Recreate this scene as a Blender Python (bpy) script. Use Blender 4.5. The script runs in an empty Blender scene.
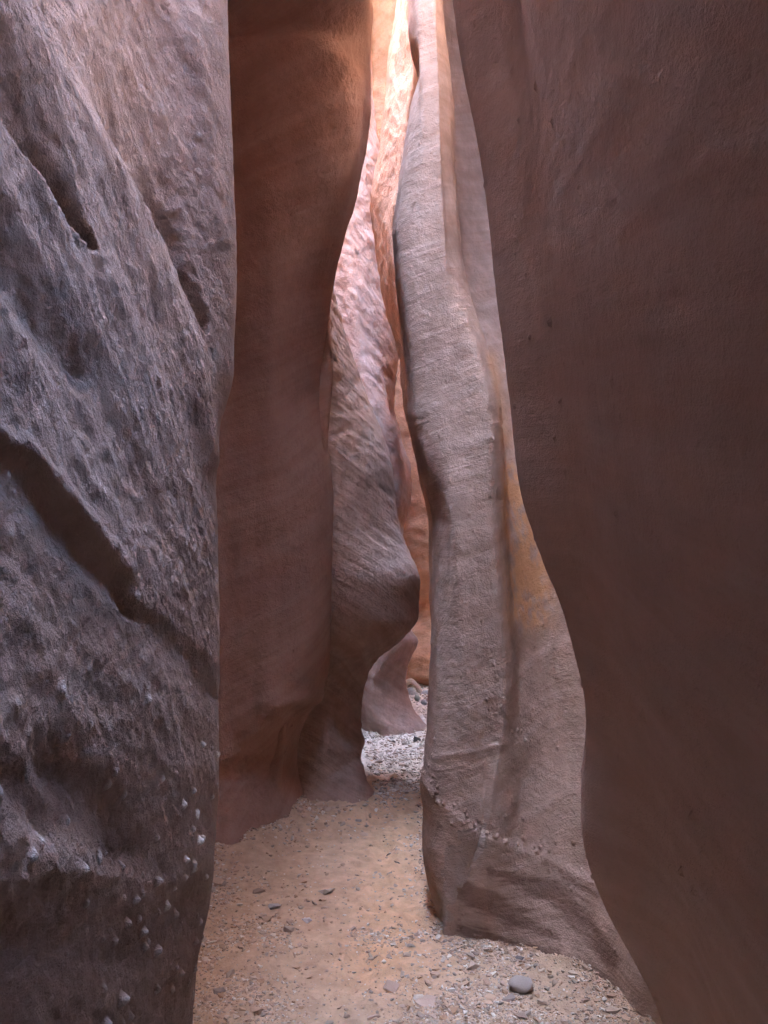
import bpy, math, random
import numpy as np
from mathutils import Vector

random.seed(7)
RNG = np.random.default_rng(11)
F = 773.0      # focal length of the photograph in its own pixels
H = 1.5        # eye height
HZ = 560.0     # row of the horizon
COL = bpy.context.scene.collection
SC = bpy.context.scene
R = math.radians

# ------------------------------------------------------------------ noise
_perm = np.random.default_rng(3).permutation(256)
PERM = np.concatenate([_perm, _perm, _perm])
_g = np.random.default_rng(4).normal(size=(256, 3))
GRAD = _g / np.linalg.norm(_g, axis=1)[:, None]

def perlin(p):
    i = np.floor(p).astype(np.int64)
    f = p - i
    w = f * f * f * (f * (f * 6 - 15) + 10)
    i &= 255
    def g(dx, dy, dz):
        h = PERM[PERM[PERM[(i[..., 0] + dx) & 255] + ((i[..., 1] + dy) & 255)] + ((i[..., 2] + dz) & 255)]
        q = GRAD[h]
        return q[..., 0] * (f[..., 0] - dx) + q[..., 1] * (f[..., 1] - dy) + q[..., 2] * (f[..., 2] - dz)
    wx, wy, wz = w[..., 0], w[..., 1], w[..., 2]
    def mix(a, b, t): return a + (b - a) * t
    x00 = mix(g(0, 0, 0), g(1, 0, 0), wx); x10 = mix(g(0, 1, 0), g(1, 1, 0), wx)
    x01 = mix(g(0, 0, 1), g(1, 0, 1), wx); x11 = mix(g(0, 1, 1), g(1, 1, 1), wx)
    return mix(mix(x00, x10, wy), mix(x01, x11, wy), wz) * 1.5

def fbm(p, octaves=4, gain=.5, lac=2.03):
    s, a = 0, 1.0
    for k in range(octaves):
        s = s + a * perlin(p + 17.3 * k)
        p = p * lac
        a *= gain
    return s

def ridged(p, octaves=3):
    s, a = 0, 1.0
    for k in range(octaves):
        s = s + a * (1 - 2 * np.abs(perlin(p + 9.1 * k)))
        p = p * 2.1
        a *= .5
    return s

def knobs(p, cell, prob, rmin, rmax, seed=0):
    """sparse little round nodules: for every point the height (0..1) of the nodule it lies on, times its radius"""
    q = p / cell
    i = np.floor(q).astype(np.int64)
    out = np.zeros(p.shape[:-1])
    for dx in (-1, 0, 1):
        for dy in (-1, 0, 1):
            for dz in (-1, 0, 1):
                c = i + np.array([dx, dy, dz])
                h = (c[..., 0] * 73856093) ^ (c[..., 1] * 19349663) ^ (c[..., 2] * 83492791) ^ (seed * 2654435)
                h = (h ^ (h >> 13)) * 1274126177 & 0x7fffffff
                def r(k): return ((h * (k * 7919 + 31) ^ (h >> (3 + k))) & 0xffff) / 65535.0
                on = r(1) < prob
                if not on.any():
                    continue
                cen = (c + np.stack([r(2), r(3), r(4)], -1)) * cell
                rad = rmin + (rmax - rmin) * r(5) ** 2
                d = np.linalg.norm(p - cen, axis=-1) / rad
                b = np.clip(1 - d * d, 0, 1)
                out = np.maximum(out, np.where(on, b ** .8 * rad, 0))
    return out

def sstep(a, b, x):
    t = np.clip((x - a) / (b - a), 0, 1)
    return t * t * (3 - 2 * t)

# ------------------------------------------------------------------ lofting rock bodies
def W(px, py, Y):
    return ((px - 384.0) / F * Y, Y, H - (py - HZ) / F * Y)

def pix(P):
    Y = np.maximum(P[..., 1], .05)
    return 384 + P[..., 0] / Y * F, HZ - (P[..., 2] - H) / Y * F

def hermite(ts, ps, t):
    """non-uniform smooth interpolation of ps (n,d) given at ts (n), at t"""
    h = np.diff(ts); d = np.diff(ps, axis=0) / h[:, None]
    m = np.empty_like(ps)
    m[1:-1] = (d[:-1] * h[1:, None] + d[1:] * h[:-1, None]) / (h[1:] + h[:-1])[:, None]
    m[0], m[-1] = d[0], d[-1]
    k = np.clip(np.searchsorted(ts, t) - 1, 0, len(h) - 1)
    s = ((t - ts[k]) / h[k])[:, None]; hh = h[k][:, None]
    return ((2*s**3 - 3*s**2 + 1) * ps[k] + (s**3 - 2*s**2 + s) * hh * m[k]
            + (-2*s**3 + 3*s**2) * ps[k+1] + (s**3 - s**2) * hh * m[k+1])

class Rib:
    """a rib runs from the floor up: points (X, Y, Z), and how it goes on above and below them"""
    def __init__(s, pts, top=(0, 0), bot=(0, 0)):
        pts = sorted(pts, key=lambda p: p[2])
        s.z = np.array([p[2] for p in pts]); s.p = np.array([p[:2] for p in pts])
        s.top, s.bot = np.array(top, float), np.array(bot, float)
    def __call__(s, zs):
        if len(s.z) == 1:
            r = np.repeat(s.p, len(zs), 0)
        else:
            r = hermite(s.z, s.p, np.clip(zs, s.z[0], s.z[-1]))
        up = np.clip(zs - s.z[-1], 0, None)[:, None]; dn = np.clip(s.z[0] - zs, 0, None)[:, None]
        return r + up * s.top + dn * s.bot

def pxrib(pts, Y=None, extra=(), **k):
    """rib given by picture points with a depth of their own: (px, py) or (px, py, Y)"""
    out = []
    ys = [p[2] if len(p) > 2 else None for p in pts]
    if Y is not None and not isinstance(Y, tuple):
        ys = [Y if y is None else y for y in ys]
    else:
        known = [(p[1], p[2]) for p in pts if len(p) > 2]
        if isinstance(Y, tuple):
            known = [(0, Y[0]), (1024, Y[1])]
        known.sort()
        ys = [float(np.interp(p[1], [a for a, _ in known], [b for _, b in known])) if y is None else y for p, y in zip(pts, ys)]
    for p, y in zip(pts, ys):
        out.append(W(p[0], p[1], y))
    return Rib(out + list(extra), **k)

def vrib(x, y, lean=(0, 0), z0=1.5):
    """plain straight rib through (x, y) at z0"""
    return Rib([(x, y, z0)], top=lean, bot=(-lean[0], -lean[1]))

def loft(ribs, counts, zs):
    n = len(ribs)
    C = np.stack([r(zs) for r in ribs], 0)              # n, nv, 2
    h = np.linalg.norm(np.roll(C, -1, 0) - C, axis=2) + 1e-4   # chord to next
    d = (np.roll(C, -1, 0) - C) / h[..., None]
    hp, dp = np.roll(h, 1, 0), np.roll(d, 1, 0)
    m = (dp * h[..., None] + d * hp[..., None]) / (h + hp)[..., None]
    rows = []
    for k in range(n):
        k2 = (k + 1) % n
        for q in range(counts[k]):
            s = q / counts[k]
            rows.append((2*s**3 - 3*s**2 + 1) * C[k] + (s**3 - 2*s**2 + s) * h[k][:, None] * m[k]
                        + (-2*s**3 + 3*s**2) * C[k2] + (s**3 - s**2) * h[k][:, None] * m[k2])
    A = np.stack(rows, 0)
    P = np.concatenate([A, np.broadcast_to(zs[None, :, None], A.shape[:2] + (1,))], 2).copy()
    return P

def normals(P):
    du = np.roll(P, -1, 0) - np.roll(P, 1, 0)
    dv = np.empty_like(P)
    dv[:, 1:-1] = P[:, 2:] - P[:, :-2]; dv[:, 0] = P[:, 1] - P[:, 0]; dv[:, -1] = P[:, -1] - P[:, -2]
    n = np.cross(du, dv)
    n /= np.linalg.norm(n, axis=2)[..., None] + 1e-12
    a = P[:, P.shape[1] // 2]
    area = np.sum(a[:, 0] * np.roll(a[:, 1], -1) - np.roll(a[:, 0], -1) * a[:, 1])
    return (n, False) if area > 0 else (-n, True)

def zlist(parts):
    """parts: (z from, z to, step)"""
    z = []
    for a, b, s in parts:
        n = max(1, int(round((b - a) / s)))
        z += list(np.linspace(a, b, n, endpoint=False))
    z.append(parts[-1][1])
    return np.array(z)

def shell(name, V, N, quads, caps, mat, stain):
    """one mesh object from the quads (and end caps) of a lofted surface, keeping the surface's own normals"""
    used = np.unique(np.concatenate([quads.ravel()] + caps)) if caps else np.unique(quads)
    new = np.full(len(V), -1); new[used] = np.arange(len(used))
    me = bpy.data.meshes.new(name)
    me.vertices.add(len(used)); me.vertices.foreach_set('co', V[used].ravel())
    loops = new[np.concatenate([quads.ravel()] + caps)]
    sizes = np.concatenate([np.full(len(quads), 4), [len(c) for c in caps]]).astype(int)
    me.loops.add(len(loops)); me.loops.foreach_set('vertex_index', loops.astype(np.int32))
    me.polygons.add(len(sizes))
    me.polygons.foreach_set('loop_start', np.concatenate([[0], np.cumsum(sizes)[:-1]]).astype(np.int32))
    sm = np.ones(len(sizes), bool); sm[len(quads):] = False
    me.polygons.foreach_set('use_smooth', sm)
    me.update(calc_edges=True)
    if stain is not None:
        at = me.color_attributes.new('stain', 'FLOAT_COLOR', 'POINT')
        at.data.foreach_set('color', stain[used].ravel())
    me.normals_split_custom_set_from_vertices(N[used].tolist())
    me.materials.append(mat)
    o = bpy.data.objects.new(name, me); COL.objects.link(o)
    return o

def rock(name, label, cat, ribs, counts, zs, disp, mat, stain=None, group=None, foot=None, foot_label=None):
    """a body of rock; foot(P) > 0 marks the part of it that is its differently worn foot"""
    P0 = loft(ribs, counts, zs)
    n, flip = normals(P0)
    P = P0 + n * disp(P0, n)[..., None]
    n2 = normals(P)[0]
    nu, nv = P.shape[:2]
    base = np.array([P[:, nv // 4, 0].mean(), P[:, nv // 4, 1].mean(), 0.0])
    V = (P - base).reshape(-1, 3); N = n2.reshape(-1, 3)
    i = np.arange(nu)[:, None]; j = np.arange(nv - 1)[None, :]
    i2 = (i + 1) % nu
    q = np.stack([i * nv + j, i2 * nv + j, i2 * nv + j + 1, i * nv + j + 1], -1).reshape(-1, 4)
    caps = [np.arange(nu) * nv + nv - 1, (np.arange(nu) * nv)[::-1]]
    if flip:
        q = q[:, ::-1]; caps = [c[::-1] for c in caps]
    st = np.asarray(stain(P0), np.float32).reshape(-1, 4) if stain is not None else None
    cut = np.zeros(len(q), bool)
    if foot is not None:
        g = (foot(P0).reshape(-1)[q] > 0).all(1).reshape(nu, nv - 1)
        seen = np.zeros_like(g); best = []
        for a, b in zip(*np.nonzero(g)):               # keep the one largest connected piece
            if seen[a, b]: continue
            todo, piece = [(a, b)], []
            seen[a, b] = True
            while todo:
                c, e = todo.pop(); piece.append((c, e))
                for c2, e2 in (((c + 1) % nu, e), ((c - 1) % nu, e), (c, e + 1), (c, e - 1)):
                    if 0 <= e2 < nv - 1 and g[c2, e2] and not seen[c2, e2]:
                        seen[c2, e2] = True; todo.append((c2, e2))
            if len(piece) > len(best): best = piece
        keep = np.zeros_like(g)
        for c, e in best: keep[c, e] = True
        cut = keep.reshape(-1)
    o = shell(name, V, N, q[~cut], caps, mat, st)
    o.location = base
    o['label'] = label; o['category'] = cat; o['kind'] = 'thing'
    if group: o['group'] = group
    if cut.any():
        f = shell('foot', V, N, q[cut], [], mat, st)
        f.parent = o
        if foot_label: f['label'] = foot_label
    return o

# ------------------------------------------------------------------ materials
def sandstone(name, base, dark, light, strata_rot=(0, 0, 0), strata=1.0, strata_scale=14, bump=1.0, grain=1.0, patch=(.4,.4,.4), streak=None, rust_glow=None, mott=1.0):
    m = bpy.data.materials.new(name); m.use_nodes = True
    N, L = m.node_tree.nodes, m.node_tree.links
    bs = N['Principled BSDF']; bs.inputs['Roughness'].default_value = .92
    bs.inputs['Specular IOR Level'].default_value = .25
    tc = N.new('ShaderNodeTexCoord')
    def noise(scale, detail=5, rough=.6, vec=None, dist=0):
        t = N.new('ShaderNodeTexNoise'); t.inputs['Scale'].default_value = scale; t.inputs['Detail'].default_value = detail
        t.inputs['Roughness'].default_value = rough; t.inputs['Distortion'].default_value = dist
        L.new(vec or tc.outputs['Object'], t.inputs['Vector']); return t.outputs['Fac']
    turn = N.new('ShaderNodeMapping'); turn.inputs['Rotation'].default_value = strata_rot
    mp = N.new('ShaderNodeMapping'); mp.inputs['Scale'].default_value = (.6, .6, strata_scale); L.new(turn.outputs[0], mp.inputs['Vector'])
    wob = N.new('ShaderNodeVectorMath'); wob.operation = 'ADD'
    wn = N.new('ShaderNodeTexNoise'); wn.inputs['Scale'].default_value = 1.3; L.new(tc.outputs['Object'], wn.inputs['Vector'])
    wsc = N.new('ShaderNodeVectorMath'); wsc.operation = 'SCALE'; wsc.inputs['Scale'].default_value = .12
    L.new(wn.outputs['Color'], wsc.inputs[0]); L.new(tc.outputs['Object'], wob.inputs[0]); L.new(wsc.outputs[0], wob.inputs[1])
    L.new(wob.outputs[0], turn.inputs['Vector'])
    band = noise(1.0, 6, .65, mp.outputs[0])
    def ramp(fac, a, b, ca=(0,0,0,1), cb=(1,1,1,1)):
        r = N.new('ShaderNodeValToRGB'); r.color_ramp.elements[0].position = a; r.color_ramp.elements[1].position = b
        r.color_ramp.elements[0].color = ca; r.color_ramp.elements[1].color = cb
        L.new(fac, r.inputs[0]); return r.outputs[0]
    def mix(fac, a, b, kind='MIX'):
        x = N.new('ShaderNodeMix'); x.data_type = 'RGBA'; x.blend_type = kind
        for s, v in ((0, fac), (6, a), (7, b)):
            if isinstance(v, (int, float)): x.inputs[s].default_value = v
            elif isinstance(v, tuple): x.inputs[s].default_value = v if len(v) == 4 else v + (1,)
            else: L.new(v, x.inputs[s])
        return x.outputs[2]
    col = mix(ramp(noise(1.6, 6, .62), .32, .68), dark, base)
    bandf = N.new('ShaderNodeMath'); bandf.operation = 'MULTIPLY'; bandf.inputs[1].default_value = .55 * strata
    L.new(ramp(band, .42, .66), bandf.inputs[0])
    col = mix(bandf.outputs[0], col, light)
    # fine speckle: pale grains and dark pits
    sp = ramp(noise(230, 3, .7), .60, .72)
    sf = N.new('ShaderNodeMath'); sf.operation = 'MULTIPLY'; sf.inputs[1].default_value = .35; L.new(sp, sf.inputs[0])
    col = mix(sf.outputs[0], col, light)
    blot = ramp(noise(9, 6, .7), .35, .70, (1 - .22 * mott,) * 3 + (1,), (1 + .12 * mott,) * 3 + (1,))
    col = mix(1.0, col, blot, 'MULTIPLY')
    at = N.new('ShaderNodeAttribute'); at.attribute_name = 'stain'
    sep = N.new('ShaderNodeSeparateColor'); L.new(at.outputs['Color'], sep.inputs[0])
    col = mix(sep.outputs[0], col, patch)          # grey mud patch; on the left wall, pale nodules with painted glints
    if streak:
        col = mix(sep.outputs[1], col, streak)     # dark bands
    if rust_glow:
        col = mix(sep.outputs[2], col, rust_glow)       # rusty mineral mottling with the alcove's orange bounce glow painted in
    L.new(col, bs.inputs['Base Color'])
    # relief too fine for the mesh
    a1 = noise(38, 8, .68); a2 = noise(170, 4, .7)
    add = N.new('ShaderNodeMath'); add.operation = 'MULTIPLY_ADD'; add.inputs[1].default_value = .45 * grain
    L.new(a2, add.inputs[0]); L.new(a1, add.inputs[2])
    add2 = N.new('ShaderNodeMath'); add2.operation = 'MULTIPLY_ADD'; add2.inputs[1].default_value = 1.1 * strata
    L.new(band, add2.inputs[0]); L.new(add.outputs[0], add2.inputs[2])
    bp = N.new('ShaderNodeBump'); bp.inputs['Strength'].default_value = min(1, .9 * bump); bp.inputs['Distance'].default_value = .016
    L.new(add2.outputs[0], bp.inputs['Height']); L.new(bp.outputs[0], bs.inputs['Normal'])
    return m

SAND = (.46, .27, .19)
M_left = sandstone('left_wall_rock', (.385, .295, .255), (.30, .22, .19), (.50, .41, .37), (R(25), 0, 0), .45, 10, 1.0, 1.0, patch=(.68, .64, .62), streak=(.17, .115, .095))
M_fin = sandstone('fin_rock', (.38, .225, .17), (.33, .19, .14), (.45, .30, .235), (R(-20), R(24), 0), 1.0, 13, .7, .8, mott=.4)
M_but = sandstone('buttress_rock', (.50, .335, .26), (.41, .26, .20), (.60, .45, .37), (R(20), R(-28), 0), .95, 20, 1.0)
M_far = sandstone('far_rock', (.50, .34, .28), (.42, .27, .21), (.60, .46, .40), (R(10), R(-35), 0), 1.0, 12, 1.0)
M_back = sandstone('back_rock', (.58, .32, .19), (.47, .23, .12), (.64, .42, .29), (R(10), R(20), 0), .9, 7, .9)
M_right = sandstone('right_wall_rock', (.41, .285, .235), (.37, .25, .20), (.47, .34, .29), (R(-14), R(15), 0), .75, 13, .75, 1.0, mott=.3)
M_pil = sandstone('pillar_rock', (.47, .33, .255), (.39, .262, .20), (.55, .41, .335), (R(-8), R(22), 0), 1.0, 17, .75, patch=(.36, .275, .23), streak=(.19, .11, .085), rust_glow=(.62, .32, .14))
M_rib = sandstone('rib_rock', (.50, .31, .21), (.42, .24, .155), (.56, .40, .30), (R(0), R(60), 0), .6, 9, 1.0)

def ground_mat():
    m = bpy.data.materials.new('sand'); m.use_nodes = True
    N, L = m.node_tree.nodes, m.node_tree.links
    bs = N['Principled BSDF']; bs.inputs['Roughness'].default_value = .95; bs.inputs['Specular IOR Level'].default_value = .2
    at = N.new('ShaderNodeAttribute'); at.attribute_name = 'tone'
    tc = N.new('ShaderNodeTexCoord')
    def noise(scale, d=6, r=.65):
        t = N.new('ShaderNodeTexNoise'); t.inputs['Scale'].default_value = scale; t.inputs['Detail'].default_value = d; t.inputs['Roughness'].default_value = r
        L.new(tc.outputs['Object'], t.inputs['Vector']); return t.outputs['Fac']
    r = N.new('ShaderNodeValToRGB'); r.color_ramp.elements[0].position = .3; r.color_ramp.elements[1].position = .7
    r.color_ramp.elements[0].color = (.76, .74, .72, 1); r.color_ramp.elements[1].color = (1.15, 1.15, 1.15, 1); L.new(noise(14), r.inputs[0])
    x = N.new('ShaderNodeMix'); x.data_type = 'RGBA'; x.blend_type = 'MULTIPLY'; x.inputs[0].default_value = 1
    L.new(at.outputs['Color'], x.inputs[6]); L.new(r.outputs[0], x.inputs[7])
    r2 = N.new('ShaderNodeValToRGB'); r2.color_ramp.elements[0].position = .62; r2.color_ramp.elements[1].position = .72; L.new(noise(210, 2), r2.inputs[0])
    y = N.new('ShaderNodeMix'); y.data_type = 'RGBA'; L.new(r2.outputs[0], y.inputs[0]); L.new(x.outputs[2], y.inputs[6]); y.inputs[7].default_value = (.55, .45, .40, 1)
    L.new(y.outputs[2], bs.inputs['Base Color'])
    ad = N.new('ShaderNodeMath'); ad.operation = 'MULTIPLY_ADD'; ad.inputs[1].default_value = .5
    L.new(noise(190, 3), ad.inputs[0]); L.new(noise(45, 6), ad.inputs[2])
    bp = N.new('ShaderNodeBump'); bp.inputs['Strength'].default_value = .7; bp.inputs['Distance'].default_value = .012
    L.new(ad.outputs[0], bp.inputs['Height']); L.new(bp.outputs[0], bs.inputs['Normal'])
    return m

def stone_mat(name='stone', attr=True, col=(.4, .36, .33)):
    m = bpy.data.materials.new(name); m.use_nodes = True
    N, L = m.node_tree.nodes, m.node_tree.links
    bs = N['Principled BSDF']; bs.inputs['Roughness'].default_value = .85; bs.inputs['Specular IOR Level'].default_value = .3
    tc = N.new('ShaderNodeTexCoord')
    t = N.new('ShaderNodeTexNoise'); t.inputs['Scale'].default_value = 60; t.inputs['Detail'].default_value = 6; t.inputs['Roughness'].default_value = .7
    L.new(tc.outputs['Object'], t.inputs['Vector'])
    r = N.new('ShaderNodeValToRGB'); r.color_ramp.elements[0].position = .3; r.color_ramp.elements[1].position = .7
    r.color_ramp.elements[0].color = (.72, .7, .7, 1); r.color_ramp.elements[1].color = (1.15, 1.15, 1.15, 1); L.new(t.outputs['Fac'], r.inputs[0])
    x = N.new('ShaderNodeMix'); x.data_type = 'RGBA'; x.blend_type = 'MULTIPLY'; x.inputs[0].default_value = 1
    if attr:
        at = N.new('ShaderNodeAttribute'); at.attribute_name = 'tone'; L.new(at.outputs['Color'], x.inputs[6])
    else:
        x.inputs[6].default_value = col + (1,)
    L.new(r.outputs[0], x.inputs[7]); L.new(x.outputs[2], bs.inputs['Base Color'])
    bp = N.new('ShaderNodeBump'); bp.inputs['Strength'].default_value = .5; bp.inputs['Distance'].default_value = .004
    L.new(t.outputs['Fac'], bp.inputs['Height']); L.new(bp.outputs[0], bs.inputs['Normal'])
    return m

# ------------------------------------------------------------------ relief helpers
def polydist(px, py, line):
    """distance in picture pixels to a polyline of (x, y, width), divided by the local width"""
    best = np.full(px.shape, 1e9)
    for (x0, y0, w0), (x1, y1, w1) in zip(line[:-1], line[1:]):
        dx, dy = x1 - x0, y1 - y0
        t = np.clip(((px - x0) * dx + (py - y0) * dy) / (dx * dx + dy * dy), 0, 1)
        d = np.hypot(px - x0 - t * dx, py - y0 - t * dy) / (w0 + (w1 - w0) * t)
        best = np.minimum(best, d)
    return best

def groove(px, py, line):
    return np.exp(-polydist(px, py, line) ** 2)

def scoop(px, py, line, side=1, lip=.22):
    """0..1: a hollow that starts abruptly at the line and runs out over the local width on one side of it"""
    best = np.full(px.shape, 1e9); out = np.zeros(px.shape)
    for (x0, y0, w0), (x1, y1, w1) in zip(line[:-1], line[1:]):
        dx, dy = x1 - x0, y1 - y0; ln = math.hypot(dx, dy)
        tt = ((px - x0) * dx + (py - y0) * dy) / ln ** 2
        t = np.clip(tt, 0, 1)
        s = side * ((px - x0) * dy - (py - y0) * dx) / ln / (w0 + (w1 - w0) * t)
        end = np.abs(tt - t) * ln / (w0 + (w1 - w0) * t)
        d = np.abs(s) + 3 * end
        v = np.where(s < 0, sstep(-lip, 0, s), 1 - sstep(0, 1, s)) * np.exp(-end ** 2 * 4)
        out = np.where(d < best, v, out); best = np.minimum(d, best)
    return out

def dipped(P, ang, along, across, lift=0):
    """coordinates stretched along beds that dip into the depth by ang degrees"""
    c, s = math.cos(R(ang)), math.sin(R(ang))
    a = P[..., 1] * c - P[..., 2] * s
    b = P[..., 1] * s + P[..., 2] * c
    return np.stack([P[..., 0] * across * .7, a * along, b * across], -1)

# ------------------------------------------------------------------ 1 the near left wall
LW_px = [(228,-60),(227,0),(230,80),(233,170),(236,260),(236,310),(234,345),(232,385),(226,405),(219,430),(216,470),(217,520),(218,600),(218,700),(217,780),(213,850),(209,900),(200,940),(195,1000),(192,1030),(190,1120)]
NEAR = [(-.2,-.57),(0,-.57),(.3,-.53),(.55,-.495),(.8,-.475),(1.2,-.465),(1.5,-.475),(2.0,-.50),(2.5,-.55),(3,-.59),(3.5,-.62),(5,-.65),(8,-.70)]
def near(dx, Y, k=1.0, lean=1.0):
    return Rib([(dx + (-.48 + (x + .48) * k) - max(0, z - 2.6) * (lean - 1) * .3, Y, z) for z, x in NEAR], top=(-.02, 0))
LW_ribs = [vrib(-3.6, -3.6), vrib(1.7, -3.6), vrib(-.25, -2.2), near(-.02, -1.0), near(0, 0), near(0, .6), near(0, 1.0), near(.005, 1.5), near(.01, 1.9),
           pxrib(LW_px, Y=2.2, top=(-.03, 0)),
           pxrib([(x - 40, y) for x, y in LW_px], Y=2.42, top=(-.03, 0)), vrib(-1.3, 2.75), vrib(-3.6, 2.9)]
LW_cnt = [3, 8, 10, 20, 70, 110, 150, 120, 110, 50, 12, 4, 8]
def LW_disp(P, n):
    px, py = pix(P)
    wy = py + 14 * fbm(P * 3.5, 3)
    front = (P[..., 1] > .3) & (P[..., 1] < 2.6)
    d = np.zeros(P.shape[:2])
    g = lambda l: groove(px, py, l)
    f = 0
    wp = fbm(P * 9, 3) * 7
    sc = lambda l, sd, lip=.22: scoop(px + wp, py + wp, l, sd, lip)
    f = f - .045 * sc([(50,-60,70),(72,0,66),(104,90,54),(138,170,36),(172,240,20),(205,330,4)], 1, .6)
    f = f - .036 * sc([(-40,0,44),(-5,70,42),(28,130,30),(62,190,16),(95,250,3)], 1, .6)
    f = f - .015 * sc([(-20,440,44),(25,478,46),(70,528,42),(108,570,28),(135,612,10)], -1, .5)
    f = f - .012 * sc([(134,608,20),(165,632,32),(192,662,32),(212,692,24)], -1, .5)
    f = f + .010 * g([(20,440,8),(75,505,10),(125,570,9)])
    f = f - .020 * g([(-10,225,20),(45,310,22),(90,375,16)])
    f = f - .022 * g([(60,770,30),(100,810,34),(130,850,22)])
    f = f - .015 * g([(-10,770,16),(20,800,20),(50,830,16)])
    f = f + .020 * g([(80,20,16),(112,130,16),(150,240,14),(190,360,12),(214,460,10)])
    f = f + .014 * g([(190,20,10),(205,130,10),(222,240,8)])
    f = f + .003 * groove(px, wy, [(-10,878,6),(110,880,6),(205,884,6)])
    f = f - .010 * sstep(868, 960, wy)
    d = d + np.where(front, f, 0)
    big = fbm(dipped(P, 28, .9, 3.0), 3) * .016
    mid = fbm(dipped(P, 38, 5, 14), 3, .55) * .0045
    fine = fbm(P * 30, 5, .62) * .0030 + ridged(dipped(P, 50, 9, 30), 2) * .0012
    d = d + big + mid + fine
    low = sstep(1.35, .7, P[..., 2])
    d = d + knobs(P, .05, .8, .005, .014, 1) * 1.4 * (.25 + .75 * low) + knobs(P, .09, .5, .007, .016, 2) * low + knobs(P, .067, .9, .004, .012, 21) * 1.3 * sstep(1.5, .9, P[..., 2])
    d = d - knobs(P, .035, .9, .005, .013, 3) * 1.0 * sstep(.62, .45, P[..., 2])
    edge = np.exp(-((P[..., 1] - 2.2) / .12) ** 2)
    return d * (1 - .75 * edge)
def LW_stain(P):
    low = sstep(1.35, .7, P[..., 2])
    k = knobs(P, .05, .8, .005, .014, 1) * (.25 + .75 * low) + knobs(P, .09, .5, .007, .016, 2) * low + knobs(P, .067, .9, .004, .012, 21) * sstep(1.5, .9, P[..., 2])
    r = sstep(.0015, .005, k)  # nodules tinted pale, with their shiny highlights painted in as well
    o = np.ones_like(r)
    px, py = pix(P)
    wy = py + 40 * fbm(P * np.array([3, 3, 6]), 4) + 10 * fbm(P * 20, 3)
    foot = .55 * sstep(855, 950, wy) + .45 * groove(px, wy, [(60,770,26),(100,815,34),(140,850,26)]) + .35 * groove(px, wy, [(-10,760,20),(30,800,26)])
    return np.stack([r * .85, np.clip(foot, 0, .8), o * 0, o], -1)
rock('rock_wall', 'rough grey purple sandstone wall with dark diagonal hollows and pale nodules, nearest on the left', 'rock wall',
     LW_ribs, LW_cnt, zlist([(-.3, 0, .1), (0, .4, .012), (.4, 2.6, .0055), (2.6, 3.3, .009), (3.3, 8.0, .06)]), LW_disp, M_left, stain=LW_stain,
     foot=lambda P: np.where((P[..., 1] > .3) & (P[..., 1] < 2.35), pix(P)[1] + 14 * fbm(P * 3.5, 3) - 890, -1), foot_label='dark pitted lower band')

# ------------------------------------------------------------------ 2 the dark smooth fin behind it
F2_nose = [(230,-500),(310,-250),(366,-60),(371,0),(370,60),(367,110),(362,150),(358,185),(350,212),(340,245),(331,277),(325,310),(320,345),(317,375),(317,410),(320,440),(325,470),(327,500),(327,560),(325,620),(321,660),(315,690),(311,704),(306,712),(299,728),(295,755),(298,780),(304,803),(310,825),(318,870)]
def along(nose, dx, Y, **k):
    return pxrib([(x + (dx(y) if callable(dx) else dx), y, (Y(y) if callable(Y) else Y)) for x, y in nose], **k)
L_ = lambda a, b: (lambda y: float(np.interp(y, a, b)))
Yf = L_([-600, -150, 0, 400, 690, 1024], [1.85, 2.75, 3.35, 3.90, 4.06, 4.10])  # top rows bend forward into an unseen brow, added to shade the fin
F2_ribs = [vrib(-3.4, 2.85), vrib(-1.5, 2.8),
           pxrib([(190, y, Yf(y) - .12) for y in range(-520, 1000, 80)]),
           pxrib([(230, y, Yf(y) + L_([600, 690, 762, 772, 800, 860, 1000], [0, -.04, -.05, .03, -.04, -.22, -.5])(y)) for y in list(range(-520, 600, 40)) + list(range(600, 1000, 12))]),
           pxrib([(251, y, Yf(y) + L_([600, 690, 740, 749, 790, 847, 1000], [0, -.045, -.055, .07, .09, -.06, -.4])(y)) for y in list(range(-520, 600, 40)) + list(range(600, 1000, 12))]),
           pxrib([(272, y, Yf(y) + L_([600, 690, 718, 728, 770, 838, 1000], [0, -.05, -.06, .10, .20, .08, -.3])(y)) for y in list(range(-520, 600, 40)) + list(range(600, 1000, 12))]),
           along(F2_nose, L_([0, 60, 140, 200, 400, 690, 712, 740, 800], [-40, -30, -9, -14, -22, -16, -10, -7, -6]), lambda y: Yf(y) + L_([0, 150, 250, 690, 704, 714, 770, 815, 860], [.0, .12, .14, .06, .06, .30, .40, .33, .15])(y)),
           along(F2_nose, 0, lambda y: Yf(y) + L_([0, 150, 250, 690, 704, 714, 770, 815, 860, 1000], [.45, .34, .34, .24, .26, .44, .54, .46, .40, .3])(y)),
           along(F2_nose, -12, lambda y: Yf(y) + .92), vrib(-1.0, 4.95), vrib(-3.4, 4.95)]
F2_cnt = [6, 10, 40, 36, 36, 50, 60, 30, 10, 6, 6]
def F2_disp(P, n):
    px, py = pix(P)
    d = fbm(P * np.array([2.0, 2.0, .55]) + 3, 3) * .030 * sstep(0, 70, 290 - px) + fbm(P * np.array([1.2, 1.2, .7]), 3) * .012 + fbm(P * 9, 3) * .003 + ridged(dipped(P, -20, 1.2, 7), 2) * .0022
    rough = groove(px, py, [(330,0,14),(345,60,12),(358,120,8)])
    d = d + rough * fbm(P * 24, 3) * .005
    d = d + knobs(P, .09, .3, .004, .009, 5)
    low = sstep(720, 800, py)
    d = d + low * (ridged(dipped(P, 10, 1.5, 16), 2) * .004)
    d = d - knobs(P, .04, .25, .004, .01, 6) * groove(px, py, [(222,745,10),(245,772,12),(270,790,10),(300,760,8)])
    return d
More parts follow.
